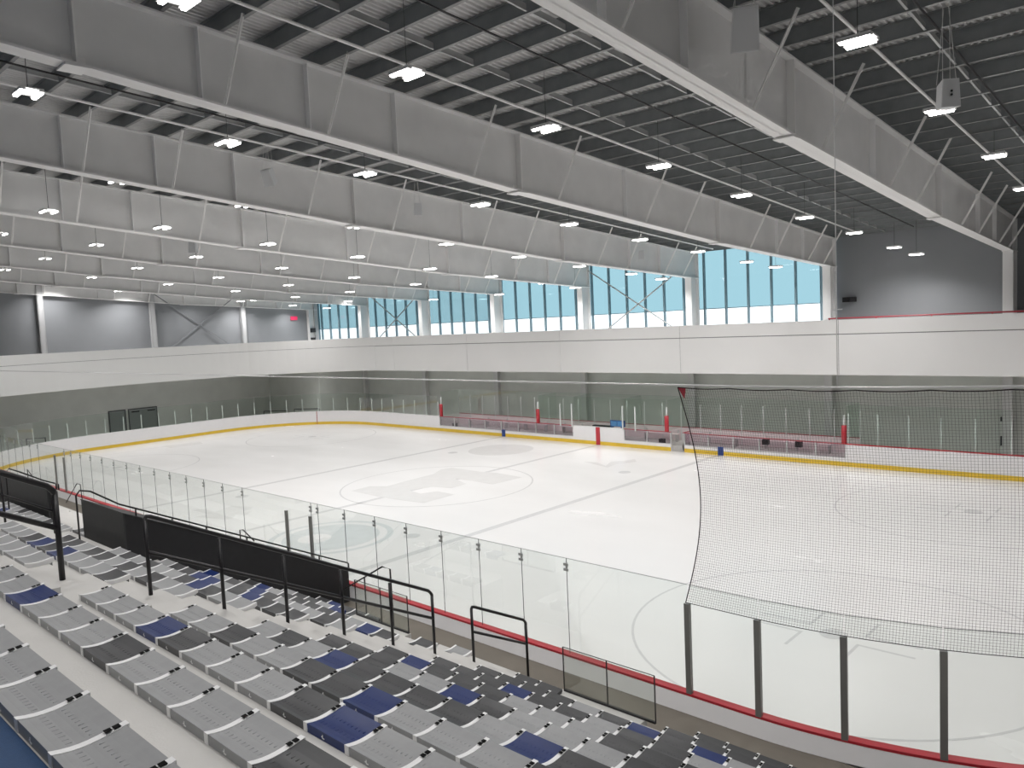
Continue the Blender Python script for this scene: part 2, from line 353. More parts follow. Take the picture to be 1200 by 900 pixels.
# ---------------------------------------------------------------- pendant lamps
def lamp_proto():
    r = empty('pendant_lamp')
    b = MB()
    b.box(-.30, .30, -.23, .23, .045, .075)
    for s in (-1, 1): b.hexa([(-.30, s*.18-.06, 0.004), (.30, s*.18-.06, .004), (.30, s*.18+.06, .004), (-.30, s*.18+.06, .004), (-.31, s*.18-.04, .05), (.31, s*.18-.04, .05), (.31, s*.18+.04, .05), (-.31, s*.18+.04, .05)])
    b.build('housing', 'lampbody', r)
    for s in (-1, 1):
        t = MB().box(-.26, .26, s*.18-.04, s*.18+.04, -.035, .004).build('tube', 'lamp', r)
    MB().tube([(0, 0, .075), (0, 0, .2)], .012, 5).build('hanger', 'dark', r)
    return r
ld = bpy.data.lights.new('lamp_light', 'AREA'); ld.shape = 'RECTANGLE'; ld.size = .50; ld.size_y = .06; ld.energy = LAMP_W; ld.spread = math.radians(135); ld.color = (1, .98, .965)
ldp = bpy.data.lights.new('ceiling_fill', 'POINT'); ldp.energy = FILL_OMNI; ldp.shadow_soft_size = .1; ldp.color = (1, .98, .965)  # added fill without a source of its own, brightens girders and roof
M['lamp'].cycles.emission_sampling = 'NONE'
lp = None
LAMPS = []
ROWPX = [(22.4, [(1200, 221), (1165, 183), (1101, 130), (1005, 49)], [-16, -21, -26]),
 (15.4, [(1001, 273), (943, 255), (869, 229), (772, 195), (640, 151), (477, 87), (210, 0)], [-24]),
 (8.2, [(818, 295), (750, 281), (667, 263), (563, 240), (428, 204), (267, 168), (33, 110)], [-24.5]),
 (1.2, [(679, 312), (608, 301), (523, 286), (417, 266), (286, 241), (139, 213)], [-19.8, -25]),
 (-2.8, [(576, 324), (504, 315), (419, 301), (314, 286), (190, 267), (57, 248)], [-20, -25]),
 (-11.0, [(487, 333), (415, 325), (330, 314), (230, 301), (113, 287), (0, 274)], [-20]),
 (-19.2, [(410, 342), (338, 334), (256, 325), (161, 314), (53, 303)], [-15]),
 (-27.3, [(346, 348), (276, 341), (197, 333), (108, 325), (6, 316)], []),
 (30.2, [], [-26, -20, -14, -8, -2, 4, 10])]
LROW = []
for ri, (X, px, extra) in enumerate(ROWPX):
    for yi, (a, b) in enumerate(px):
        P = at(a, b, 0, X); LAMPS.append((P.x, P.y, P.z)); LROW.append((ri, yi))
    for k, y in enumerate(extra): LAMPS.append((X, y, zroof(y)-.75)); LROW.append((ri, len(px)+k))
TRK = [(1048, 290, 16.0), (1074, 298, 16.0), (875, 307, 16.0), (909, 313, 16.0), (740, 321, 16.0), (775, 327, 16.0), (637, 332, 16.0), (674, 337, 16.0), (549, 341, 16.0), (585, 345, 16.0), (471, 348, 16.0), (508, 351, 16.0), (408, 353, 16.0), (383, 361, 17.2)]
for i, (a, b, Y) in enumerate(TRK):
    P = at(a, b, 1, Y); LAMPS.append((P.x, P.y, P.z)); LROW.append((-1, i))
for i, (a, b) in enumerate(((61, 326), (66, 332), (139, 341), (153, 340), (230, 346), (282, 353), (298, 352), (343, 358))):
    P = at(a, b, 0, -36.0 if i % 2 else -35.4); LAMPS.append((P.x, P.y, P.z)); LROW.append((-2, i))
rowidx = {}
for i, (X, y, z) in enumerate(LAMPS):
    if lp is None: lp = lamp_proto(); r = lp
    else:
        r = lp.copy(); col.objects.link(r)
        for ch in lp.children:
            if ch.type == 'LIGHT' or ch.name.startswith('cord'): continue
            c = ch.copy(); col.objects.link(c); c.parent = r
    r.location = (X, y, z)
    MB().tube([(0, 0, .2), (0, 0, zdeck(y)+.01-z)], .008, 4).build('cord', 'dark', r)
    if LROW[i][0] >= 0 and X > -3: L1 = bpy.data.objects.new('ceiling_fill', ldp); col.objects.link(L1); L1.parent = r; L1.location = (0, 0, -.16)
    for sy in (-.18, .18): L1 = bpy.data.objects.new('lamp_light', ld); col.objects.link(L1); L1.parent = r; L1.location = (0, sy, -.047)
    ri, yi = LROW[i]
    if ri >= 0: lab = 'lit twin-tube pendant lamp, %s from the windows in the %s lamp row from the right' % (od(yi), od(ri))
    elif ri == -1: lab = 'lit twin-tube pendant lamp above the far balcony track, %s from the right' % od(yi)
    else: lab = 'lit twin-tube pendant lamp against the end wall, %s from the left' % od(yi)
    tag(r, lab, 'lamp', 'pendant lamps')
# ---------------------------------------------------------------- speakers
def speaker(P, yaw, tilt, s, label, kind='box', hang=True):
    r = empty('hanging_speaker', P); tag(r, label, 'speaker')
    m = MB()
    a = .30*s; b = .42*s; d = .3*s
    m.hexa([(-a*.95, -d, -b), (a*.95, -d, -b), (a*.62, d, -b*.86), (-a*.62, d, -b*.86), (-a*.8, -d, b), (a*.8, -d, b), (a*.5, d, b*.86), (-a*.5, d, b*.86)])
    R = Matrix.Rotation(yaw, 3, 'Z') @ Matrix.Rotation(tilt, 3, 'X')
    def rot(m): m.v = [tuple(R @ Vector(v)) for v in m.v]; return m
    rot(m).build('cabinet', 'speaker', r)
    g = MB().hexa([(-a*.88, -d-.012, -b*.94), (a*.88, -d-.012, -b*.94), (a*.86, -d+.001, -b*.94), (-a*.86, -d+.001, -b*.94), (-a*.74, -d-.012, b*.94), (a*.74, -d-.012, b*.94), (a*.72, -d+.001, b*.94), (-a*.72, -d+.001, b*.94)])
    rot(g).build('grille', 'grille', r)
    if kind == 'dots':
        k = MB(); k.tube([(0, -d-.012, .05*s), (0, -d-.03, .05*s)], .035*s, 8).tube([(0, -d-.012, -.06*s), (0, -d-.03, -.06*s)], .035*s, 8)
        rot(k).build('driver_port', 'black', r)
    if hang:
        c = MB(); top = zdeck(P[1])+.01-P[2]
        for sx in (-1, 1):
            for sy in (-1, 1): c.tube([tuple(R @ Vector((sx*.2*s, sy*.2*s, b*.9))), (sx*.08*s, sy*.08*s, top)], .006, 4)
        c.build('hanging_cable', 'cable', r)
    return r
speaker(tuple(at(872, 32, 0, 20.95)), math.radians(30), math.radians(28), .9, 'pale boxy loudspeaker hung at the top of the nearest girder')
speaker(tuple(at(1109, 112, 0, 23.2)), math.radians(38), math.radians(0), .66, 'white loudspeaker with two black ports hung on long cables at upper right', 'dots')
speaker(tuple(at(316, 207, 0, 5.2)), math.radians(30), math.radians(28), .62, 'pale loudspeaker hung before the third girder at upper left')
speaker(tuple(at(489, 245, 0, 4.6)), math.radians(60), math.radians(10), .55, 'pale loudspeaker hung before the third girder near the centre')
speaker(tuple(at(751, 299, 0, 4.4)), math.radians(40), 0, .6, 'pale loudspeaker hung before the windows end of the third girder')
speaker(tuple(at(227, 290, 0, -11.0)), math.radians(40), 0, .7, 'pale loudspeaker hung among the far left girders')
# ---------------------------------------------------------------- small wall fittings
tag(MB().box(0, .12, -.34, .34, -.17, .17).build('exit_sign', 'exitred', None, loc=None), 'small red exit sign on the end wall near the corner window', 'sign').location = tuple(Vector((XL, at(344, 373, 0, XL).y, at(344, 373, 0, XL).z)))
for (a, b, lab) in ((366, 387, 'upper small black box on the end wall beside the corner window'), (366, 398, 'lower small black box on the end wall beside the corner window')):
    P = at(a, b, 0, -37.2)
    tag(MB().box(P.x-.3, P.x+.2, P.y-.25, P.y+.25, P.z-.2, P.z+.2).build('wall_box', 'black'), lab, 'wall box')
P = at(997, 351, 1, YF)
tag(MB().box(P.x-.35, P.x-.03, YF-.25, YF, P.z-.13, P.z+.13).box(P.x+.03, P.x+.3, YF-.25, YF, P.z-.13, P.z+.13).build('wall_lights', 'black'), 'small black twin emergency light on the grey wall right of the windows', 'light')
for a, b, lab in ((1178, 491, 'small dark box on the lower wall beside the right column, upper'), (1178, 516, 'tall dark call box on the lower wall beside the right column')):
    P = at(a, b, 1, 17.95)
    tag(MB().box(P.x-.18, P.x+.14, 17.85, 18.0, P.z-.1-(.15 if b > 500 else 0), P.z+.1+(.1 if b > 500 else 0)).build('wall_box', 'dark'), lab, 'wall box')
m = MB().tube([(12.95, 14.88, 6.97), (24.8, 14.88, 6.97), (36, 14.88, 6.97)], .035, 8)
for x in (13.0, 15.2, 17.6, 20, 22.4, 24.8): m.box(x-.03, x+.03, 14.86, 14.9, 6.9, 6.95)
tag(m.build('parapet_rail', 'redthin'), 'dark red pipe rail on top of the white balcony at right', 'rail')
m = MB().tube([(12.45, 17.35, 5.8), (12.45, 17.35, 9.4)], .04, 6).tube([(12.3, 17.2, 7.4), (12.8, 17.2, 7.4)], .03, 5)
tag(m.build('downpipe', 'bridging'), 'thin grey pipe beside the column at the right end of the windows', 'pipe')
# lower doors behind the end glass
for k, (y0, y1) in enumerate(((-1.15, .15), (.35, 2.65))):
    r = empty('door_%d' % (k+1), (XL+.12, y0, 0)); tag(r, ['grey single door behind the end glass', 'grey double door behind the end glass'][k], kind='structure')
    d = y1-y0
    MB().box(0, .05, .06, d-.06, 0, 1.98).build('door_leaf', 'door', r)
    MB().box(0, .09, 0, .06, 0, 2.05).box(0, .09, d-.06, d, 0, 2.05).box(0, .09, .06, d-.06, 1.98, 2.05).build('door_frame', 'dark', r)
    if k: MB().box(.05, .12, .25, .85, 1.75, 1.84).box(.05, .12, 1.5, 2.1, 1.75, 1.84).build('door_closer', 'black', r)
# ---------------------------------------------------------------- ice
HX, HY, RC = 30.48, 12.95, 8.53
def ringpts(off=0, step=3):
    P = []
    for cx, cyy, a0 in ((HX-RC, -(HY-RC), -90), (HX-RC, HY-RC, 0), (-(HX-RC), HY-RC, 90), (-(HX-RC), -(HY-RC), 180)):
        for k in range(0, 91, step):
            a = math.radians(a0+k); P.append((cx+(RC+off)*math.cos(a), cyy+(RC+off)*math.sin(a)))
    return P   # counter-clockwise starting at bottom of right corner
R0 = ringpts()
ice = MB().prism([(x, y, -.05) for x, y in ringpts(.02)], (0, 0, .05)); ice = ice.build('floor_ice', 'ice'); tag(ice, 'white ice sheet of the rink', kind='structure')
def decal(name, poly, m='lineink', z=.002, h=.0015):
    o = MB().prism([(x, y, z) for x, y in poly], (0, 0, h)).build(name, m, ice); fixn(o); return o
def yr(x):
    if abs(x) < HX-RC: return HY-.01
    d = abs(x)-(HX-RC); return HY-RC+math.sqrt(RC*RC-d*d)-.02
for x, hw in ((-7.8, .15), (7.8, .15)):
    decal('blue_line', [(x-hw, -yr(x)), (x+hw, -yr(x)), (x+hw, yr(x)), (x-hw, yr(x))], 'lineink')
decal('center_line', [(-.13, -12.93), (.13, -12.93), (.13, 12.93), (-.13, 12.93)], 'lineink', .002)
for x in (-27.13, 27.13): decal('goal_line', [(x-.03, -yr(x)), (x+.03, -yr(x)), (x+.03, yr(x)), (x-.03, yr(x))], 'lineink')
def ringdecal(name, cx, cyy, r, wd, m='lineink', z=.0025):
    v = []; f = []; n = 72
    for k in range(n):
        t = 2*math.pi*k/n
        for q, zz in ((r-wd, z), (r, z), (r, z+.001), (r-wd, z+.001)): v.append((cx+q*math.cos(t), cyy+q*math.sin(t), zz))
    for k in range(n):
        a = 4*k; b = 4*((k+1) % n)
        for j in range(4): f.append((a+j, b+j, b+(j+1) % 4, a+(j+1) % 4))
    return MB().add(v, f).build(name, m, ice)
def disc(name, cx, cyy, r, m, z=.003): return decal(name, [(cx+r*math.cos(t*math.pi/24), cyy+r*math.sin(t*math.pi/24)) for t in range(48)], m, z)
ringdecal('faceoff_circle', 0, 0, 4.57, .07)
for sx in (-1, 1):
    for sy in (-1, 1):
        ringdecal('faceoff_circle', sx*20.97, sy*6.71, 4.57, .06)
        disc('faceoff_dot', sx*20.97, sy*6.71, .3, 'lineink')
        disc('faceoff_dot', sx*6.1, sy*6.71, .3, 'lineink')
        for hx in (-1, 1):
            for hy in (-1, 1):
                X, Y = sx*20.97, sy*6.71
                decal('hash_mark', [(X+hx*.6, Y+hy*.25), (X+hx*1.8, Y+hy*.25), (X+hx*1.8, Y+hy*.32), (X+hx*.6, Y+hy*.32)])
                decal('hash_mark', [(X+hx*.6, Y+hy*.32), (X+hx*.67, Y+hy*.32), (X+hx*.67, Y+hy*1.15), (X+hx*.6, Y+hy*1.15)])
def pxpoly(pts): return [tuple(at(a, b, 2, 0))[:2] for a, b in pts]
Z = lambda L: [(380+a/4.615, 540+b/4.615) for a, b in L]
decal('center_logo', pxpoly(Z([(145, 163), (245, 138), (340, 138), (440, 110), (590, 72), (630, 48), (690, 38), (850, 60), (930, 65), (1070, 90), (912, 128), (800, 108), (700, 95), (770, 125), (690, 148), (590, 140), (460, 160), (520, 178), (610, 165), (705, 183), (540, 228), (430, 215), (300, 195)])), 'logoink', .004)
def blob(name, cx, cyy, rx, ry, parts, m='logoink'):
    for nm, r, wd in parts:
        pass
ringdecal('round_logo', -11.2+4.2, 7.6, 1.9, 1.1, 'logoink', .003) if False else None
C1 = at(587, 527, 2, 0); disc('round_logo', C1.x, C1.y, 1.95, 'logoink', .003)
C2 = at(388, 629, 2, 0); ringdecal('round_logo', C2.x, C2.y, 2.25, .22, 'logoink2', .003); disc('round_logo', C2.x, C2.y, 1.75, 'logoink2', .003)
disc('round_logo_centre', C2.x-.3, C2.y-.5, .6, 'ice', .0055)
for pts in ([(226, 598), (240, 596), (252, 600), (262, 596), (272, 593), (296, 594), (294, 597), (284, 600), (296, 599), (288, 604), (276, 603), (272, 608), (262, 609), (240, 607), (228, 606), (244, 603)],
            [(684, 541), (700, 542), (710, 546), (716, 541), (732, 540), (744, 538), (746, 541), (722, 544), (712, 548), (700, 545)],
            [(190, 523), (235, 518), (238, 520), (200, 525)]):
    decal('sponsor_logo', pxpoly(pts), 'logoink', .003)
# ---------------------------------------------------------------- boards
# arc-length parametrisation of the ring (counter-clockwise from bottom of the right corner)
RP = ringpts(0, 3)
def arclen(P):
    c = [0]
    for a, b in zip(P, P[1:]+P[:1]): c.append(c[-1]+math.hypot(b[0]-a[0], b[1]-a[1]))
    return c
CL = arclen(RP); TOT = CL[-1]
def rp(s, off=0):
    s %= TOT
    for i in range(len(RP)):
        if CL[i+1] >= s-1e-9:
            a = RP[i]; b = RP[(i+1) % len(RP)]; t = (s-CL[i])/max(CL[i+1]-CL[i], 1e-9)
            d = Vector((b[0]-a[0], b[1]-a[1])).normalized(); return (a[0]+(b[0]-a[0])*t+d.y*off, a[1]+(b[1]-a[1])*t-d.x*off)
def rpath(s0, s1, off=0):
    S = [s0]+[c+k*TOT for k in (0, 1) for c in CL[:-1] if s0+.02 < c+k*TOT < s1-.02]+[s1]
    return [rp(s, off) for s in S]
def sof(x, y):
    best = min(((math.hypot(rp(s*.05)[0]-x, rp(s*.05)[1]-y), s*.05) for s in range(int(TOT/.05))), key=lambda t: t[0]); return best[1]
sA = sof(14.4, HY); sG1 = sof(5.78, HY); sG0 = sof(4.93, HY); sP = sof(1.84, HY); sW = sof(-1.9, HY); sB = sof(-14.1, HY)
bd = empty('dasher_boards', (0, 0, 0)); tag(bd, 'white rink boards with yellow kick strip and red cap round the ice', 'rink boards')
TB = .12
def boardseg(name, s0, s1, z0, z1, m, o0=0., o1=TB):
    return MB().sweep(rpath(s0, s1), [(o0, z0), (o1, z0), (o1, z1), (o0, z1)]).build(name, m, bd)
boardseg('board_panel', sB, sA+TOT, -.05, 1.045, 'board')
boardseg('board_panel', sP, sW, -.05, 1.045, 'board')
boardseg('low_board_panel', sA, sG0, -.05, .38, 'board') if False else None
boardseg('low_board_panel', sA, sG1, -.05, .38, 'board'); boardseg('low_board_panel', sG0, sP, -.05, .38, 'board'); boardseg('low_board_panel', sW, sB, -.05, .38, 'board')
boardseg('kick_plate', sG0, sA+TOT-.0 if False else sG1+TOT, .0, .21, 'yellow', -.012, .0)
boardseg('cap_rail', sB, sof(-24, -HY), 1.045, 1.085, 'board', -.02, TB+.02); boardseg('cap_rail', sof(-24, -HY), sA+TOT, 1.045, 1.085, 'red', -.02, TB+.02)
boardseg('cap_rail', sP, sW, 1.045, 1.075, 'board', -.02, TB+.02)
for s0, s1 in ((sA, sG1), (sG0, sP), (sW, sB)): boardseg('bench_sill', s0, s1, 1.045, 1.075, 'redthin', -.01, TB)
def mark(x, z0, z1, wd, m): MB().box(x-wd/2, x+wd/2, HY-.022, HY-.012, z0, z1).build('line_marker', m, bd)
mark(-.03, 0, 1.06, .3, 'red'); mark(-7.8, 0.005, .46, .32, 'blue'); mark(7.95, 0.005, .46, .32, 'blue')
gx, gy = -27.13, 11.2; MB().box(gx-.04, gx+.04, gy-.02, gy+.0, 0, 1.07).build('line_marker', 'redthin', bd)
MB().sweep(rpath(sof(-24, -HY), s_end := sof(HX, 0)+TOT if sof(HX, 0) < sof(-24, -HY) else sof(HX, 0)), [(TB, .79), (TB+.13, .79), (TB+.03, 1.04), (TB, 1.04)]).build('outer_skirt', 'board', bd)
# low clear bench boards
for s0, s1 in ((sA, sG1), (sG0, sP), (sW, sB)):
    n = max(1, round(abs(s1-s0)/1.45)); xs = [rp(s0)[0]+(rp(s1)[0]-rp(s0)[0])*k/n for k in range(n+1)]
    for a, b in zip(xs, xs[1:]): MB().box(b+.03, a-.03, HY+.05, HY+.06, .40, 1.04).build('clear_board_pane', 'poly', bd)
    f = MB()
    for a in xs: f.box(a-.03, a+.03, HY+.01, HY+.10, .38, 1.045)
    f.box(xs[-1], xs[0], HY+.03, HY+.08, .38, .41); f.build('clear_board_frame', 'alu', bd)
# gate swung onto the ice
g = empty('bench_gate', (5.72, HY+.01, 0)); tag(g, 'open rink gate with red top edge, beside the penalty box', 'gate')
MB().box(-.045, -.0, .0, .72, .10, .42).build('gate_panel', 'board', g); MB().box(-.05, .0, 0, .06, .1, 1.05).box(-.05, 0, .66, .72, .1, 1.05).box(-.05, 0, 0, .72, .4, .45).build('gate_frame', 'alu', g)
MB().box(-.05, .0, 0, .72, 1.05, 1.08).build('gate_cap', 'redthin', g)
MB().box(-.03, -.02, .06, .66, .45, 1.05).build('gate_pane', 'poly', g)
# bench area behind the far boards: floor, back panel, benches
bk = MB().box(-14.1, 14.4, HY+TB, 15.0, -.05, .30); tag(bk.build('bench_floor', 'concrete'), 'tan raised floor of the team benches', 'floor platform', kind='structure')
for a, b, lab in ((-14.1, -1.9, 'pale pink-white panel behind the left team bench'), (-1.9, 5.6, 'pale pink-white panel behind the penalty boxes'), (5.6, 14.4, 'pale pink-white panel behind the right team bench')):
    r = MB().box(a, b, 14.9, 14.98, .3, 1.07).build('bench_back_panel', 'pinkboard'); tag(r, lab, 'panel')
    MB().box(a, b, 14.88, 15.0, 1.07, 1.09).build('top_rail', 'redthin', r)
for a, b, lab in ((-12.6, -5.2, 'long pinkish team bench left of the centre line'), (6.4, 13.2, 'long pinkish team bench right of the gate'), (-3.9, -2.3, 'short bench in the left penalty box'), (2.3, 4.6, 'short bench in the right penalty box')):
    r = empty('team_bench', (a, 14.2, .3)); tag(r, lab, 'bench')
    d = b-a
    MB().box(0, d, 0, .3, .42, .46).build('seat_plank', 'pinkboard', r); MB().box(0, d, .34, .37, .6, .66).build('back_rest', 'pinkboard', r)  # plank colour carries the pink of a red reflection
    k = max(2, int(d/1.5)+1)
    for i in range(k):
        x = .1+(d-.2)*i/(k-1); MB().box(x-.02, x+.02, .02, .28, 0, .42).box(x-.02, x+.02, .30, .34, 0, .66).build('leg', 'alu', r)
for x0, lab in ((-12.9, 'small dark box under the left end of the long bench'), (10.2, 'small dark box hung on the right bench boards, left'), (11.9, 'small dark box hung on the right bench boards, right'), (4.1, 'small dark bag in the penalty box')):
    tag(MB().box(x0, x0+.3, 13.05, 13.3, .3 if x0 < 9 else .72, .62 if x0 < 9 else 1.0).build('equipment_box', 'black'), lab, 'box')
# timekeeper items
r = empty('score_monitor', (.75, HY+.19, 1.085)); tag(r, 'blue twin-screen timing display standing on the centre boards', 'monitor')
MB().box(0, 1.0, 0, .1, .05, .42).box(.1, .2, -.1, .1, 0.0, .05).box(.8, .9, -.1, .1, 0, .05).build('case', 'screen', r)
for a in (.08, .53): MB().box(a, a+.39, -.012, 0, .1, .36).build('display', 'screenface', r)
tag(MB().box(-.5, .75, HY+.1, HY+.35, 1.09, 1.16).build('desk_pad', 'black'), 'flat black pad on the boards beside the red centre line', 'pad')
for k, x in enumerate((-13.93, -4.75, 4.69, 14.3)):
    r = empty('padded_post', (x, HY+.06, 1.08)); tag(r, 'red padded glass post on the far boards, %s from the left' % od(k), 'post', 'red padded posts')
    MB().tube([(0, -.02, 0), (0, -.02, .87)], .12, 10).build('red_pad', 'red', r, True); MB().box(-.04, .04, -.03, .03, .87, 1.35).build('post', 'postpale', r)
# ---------------------------------------------------------------- rink glass
def pane(p, q, z0, z1, m, label, group, clip=False, off=.06):
    P = Vector((*p, 0)); Q = Vector((*q, 0)); d = (Q-P).normalized(); nn = Vector((d.y, -d.x, 0)); ln = (Q-P).length
    r = MB(); a = P+d*.006+nn*(off-.006); b = Q-d*.006+nn*(off-.006); t = nn*.012
    r.hexa([a+Vector((0, 0, z0)), b+Vector((0, 0, z0)), b+t+Vector((0, 0, z0)), a+t+Vector((0, 0, z0)), a+Vector((0, 0, z1)), b+Vector((0, 0, z1)), b+t+Vector((0, 0, z1)), a+t+Vector((0, 0, z1))])
    o = r.build('rink_glass_panel', m, None, loc=tuple(a+Vector((0, 0, z0)))); tag(o, label, 'glass panel', group)
    L = a+Vector((0, 0, z0))
    def relb(mm): mm.v = [tuple(Vector(v)-L) for v in mm.v]; return mm
    if clip:
        c = MB(); e = P+nn*off
        for dz in (0,):
            c.bar(e-d*.055+nn*.02+Vector((0, 0, z1-.12)), e+d*.055+nn*.02+Vector((0, 0, z1-.12)), .016, .05).bar(e-d*.055+nn*.02+Vector((0, 0, z1-.22)), e+d*.055+nn*.02+Vector((0, 0, z1-.22)), .016, .05)
            c.box(e.x-.012, e.x+.012, e.y-.015, e.y+.02, z1-.25, z1-.09)
        relb(c).build('glass_clip', 'clip', o)
        relb(MB().bar(e+Vector((0, 0, z0)), e+Vector((0, 0, z1)), .007, .012)).build('seam_gasket', 'dark', o)
    relb(MB().hexa([a-nn*.0005+Vector((0, 0, z1-.006)), b-nn*.0005+Vector((0, 0, z1-.006)), b+t+nn*.0005+Vector((0, 0, z1-.006)), a+t+nn*.0005+Vector((0, 0, z1-.006)), a+Vector((0, 0, z1+.002)), b+Vector((0, 0, z1+.002)), b+t+Vector((0, 0, z1+.002)), a+t+Vector((0, 0, z1+.002))])).build('top_edge', 'bridging', o)
    return o
def post(p, z0, z1, m, label, group, wx=.075, wy=.06, off=.10):
    # p is (x,y,dirx,diry)
    nn = Vector((p[3], -p[2])); c = Vector((p[0], p[1]))+nn*off; d = Vector((p[2], p[3]))
    v = []
    for z in (z0, z1):
        for i, j in ((-1, -1), (1, -1), (1, 1), (-1, 1)):
            q = c+d*i*wx/2+nn*j*wy/2; v.append((q.x, q.y, z))
    o = MB().hexa(v).build('glass_stanchion', m, None, loc=(c.x, c.y, z0)); tag(o, label, 'post', group); return o
def rpd(s):
    a = rp(s); b = rp(s+.05); d = Vector((b[0]-a[0], b[1]-a[1])).normalized(); return (a[0], a[1], d.x, d.y)
# near long side: seams
NS = [19.61, 18.34, 17.19, 15.99, 14.82, 13.62, 12.44, 11.2, 10.01]
x = 9.69; NX = NS+[9.69, 8.51, 7.28, 6.06, 4.84, 3.6, 2.36, 1.12, -.12, -1.35, -2.58, -3.8, -5.0, -6.24, -7.4, -8.5, -9.35, -10.5, -11.7, -12.9, -14.1, -15.3, -16.5, -17.7, -18.9, -20.1, -21.3]
BIG = {9.69: 1, 8.51: 1, -9.35: 1, -10.5: 1}
for i, (b, a) in enumerate(zip([20.92]+NX, NX)):
    lab = 'clear glass panel on the near boards, %s left of the netted section' % od(i)
    pane((a, -HY), (b, -HY), 1.08, 2.94, 'glass', lab, 'near side glass panels', clip=(b not in BIG and b != 20.92))
for i, x in enumerate((9.69, 8.51, -9.35, -10.5)):
    post((x, -HY-0., 1, 0), 1.07, 2.58, 'post', 'dark grey glass post at the near gate, %s from the right' % od(i), 'near gate posts', .09, .06)
# netted corner: panes along the ring from x=20.92 round the right corner
sN = [sof(20.92, -HY), sof(22.15, -HY)]
while sN[-1] < sof(HX, 0): sN.append(sN[-1]+1.26)
for i, (a, b) in enumerate(zip(sN, sN[1:])):
    if i > 8: break
    pane(rp(a), rp(b), 1.08, 2.94, 'glass', 'clear glass panel below the net, %s from its left edge' % od(i), 'glass panels under the net')
for i, s in enumerate(sN[:9]):
    post(rpd(s), 1.07, 2.63, 'post', 'thick dark grey glass post under the net, %s from the left' % od(i), 'posts under the net', .095, .07, .105)
# far side: right part, left part, end
def ringglass(s0, s1, z1, zp, step, m, where, grp, pm='postpale', zp0=1.07):
    n = max(1, round((s1-s0)/step)); S = [s0+(s1-s0)*k/n for k in range(n+1)]
    for i, (a, b) in enumerate(zip(S, S[1:])): pane(rp(a), rp(b), 1.08, z1, m, 'greenish glass panel on the %s, %s from the right' % (where, od(i)), grp)
    for i, s in enumerate(S): post(rpd(s), zp0, zp, pm, 'slim pale glass post on the %s, %s from the right' % (where, od(i)), grp+' posts', .05, .05, .095)
s1057 = sof(17.3, HY)
ringglass(s1057-3*1.25, sA-.1, 2.95, 2.5, 1.25, 'glassfar', 'far boards right of the benches', 'far right glass')
ringglass(sB+.2, sof(-28.0, 10.45), 2.5, 2.1, 1.25, 'glassfar', 'far boards left of the benches', 'far left glass')
ringglass(sof(-28.0, 10.45)+.02, sof(-23.5, -12.8), 2.5, 2.1, 1.25, 'glassfar', 'curved end boards', 'end glass')
# bench back glass
n = 23; xs = [14.4-(28.5)*k/n for k in range(n+1)]
for i, (b, a) in enumerate(zip(xs, xs[1:])):
    pane((b, 14.94), (a, 14.94), 1.09, 2.85, 'glassfar', 'green glass panel behind the team benches, %s from the right' % od(i), 'bench back glass', off=0)
for i, x in enumerate(xs): post((x, 14.94, 1, 0), .3, 2.45, 'postpale', 'slim pale post behind the team benches, %s from the right' % od(i), 'bench back glass posts', .045, .04, .04)
for i, x in enumerate((-14.05, -4.75, -1.9, 1.84, 4.7, 14.35)):
    pane((x, HY+.15), (x, 14.88), 1.09, 2.85, 'glassfar', 'green side glass between the bench areas, %s from the left' % od(i), 'bench side glass', off=0)
for a, b, i in ((-4.7, -2.8, 0), (-2.8, -1.9, 1), (-1.9, 0, 2), (0, 1.84, 3), (1.84, 2.7, 4), (2.7, 4.65, 5)):
    pane((b, HY), (a, HY), 1.09, 2.85, 'glassfar', 'green glass in front of the penalty boxes, %s from the left' % od(i), 'penalty box glass')
for i, x in enumerate((-2.8, -1.9, 1.84, 2.7)): post((x, HY, 1, 0), 1.0, 2.4, 'postpale', 'stout white post on the penalty box boards, %s from the left' % od(i), 'penalty box posts', .07, .05, .1)
# dark frames standing outside the end boards
for i, (a, b, c) in enumerate(((309, 337, 482), (345, 374, 479.5), (31, 53, 514.5))):
    P = at(a, c, 0, -31.4 if i == 2 else -29.5); Q = at(b, c-1 if i < 2 else c-1.5, 0, -31.4 if i == 2 else -29.5)
    if i < 2: P = at(a, c, 1, 12.0 if i else 10.6); Q = at(b, c-.6, 1, 12.6 if i else 11.2)
    m = MB().tube([(P.x, P.y, 0), tuple(P), tuple(Q), (Q.x, Q.y, 0)], .045, 6)
    tag(m.build('goal_frame', 'dark'), 'dark tubular frame standing outside the end boards, %s from the %s' % (('first', 'right') if i == 1 else ('second', 'right') if i == 0 else ('first', 'left')), 'frame')
# ---------------------------------------------------------------- protective net and cable
def nz(t, u): # t along, u 0 top..1 bottom
    return 6.25+(2.66-6.25)*u
s20 = sof(20.94, -HY)
NL = 9.0; NV = 46; NU = 30
def npt(d, u):
    bul = .62*math.sin(math.pi*min(1, u*1.0))*(1 if u < 1 else 0)*math.exp(-d/2.2)*.55
    x, y = rp(s20+d+bul, .20-.05*u)
    sag = .018*abs(math.sin(math.pi*d/.9))*(1-u)**6
    return (x, y, nz(d, u)-sag+.0)
net = MB(); step = .041
k = 0
while k*step < NL:
    d = k*step; net.tube([npt(d, u/16) for u in range(17)], .0017, 3); k += 1
nh = int((6.25-2.66)/step)
for j in range(nh+1):
    u = j/nh; net.tube([npt(NL*i/90, u) for i in range(91)], .0017, 3)
netr = empty('safety_net', (20.94, -13.1, 6.25)); tag(netr, 'black safety net curtain above the right corner glass', 'net')
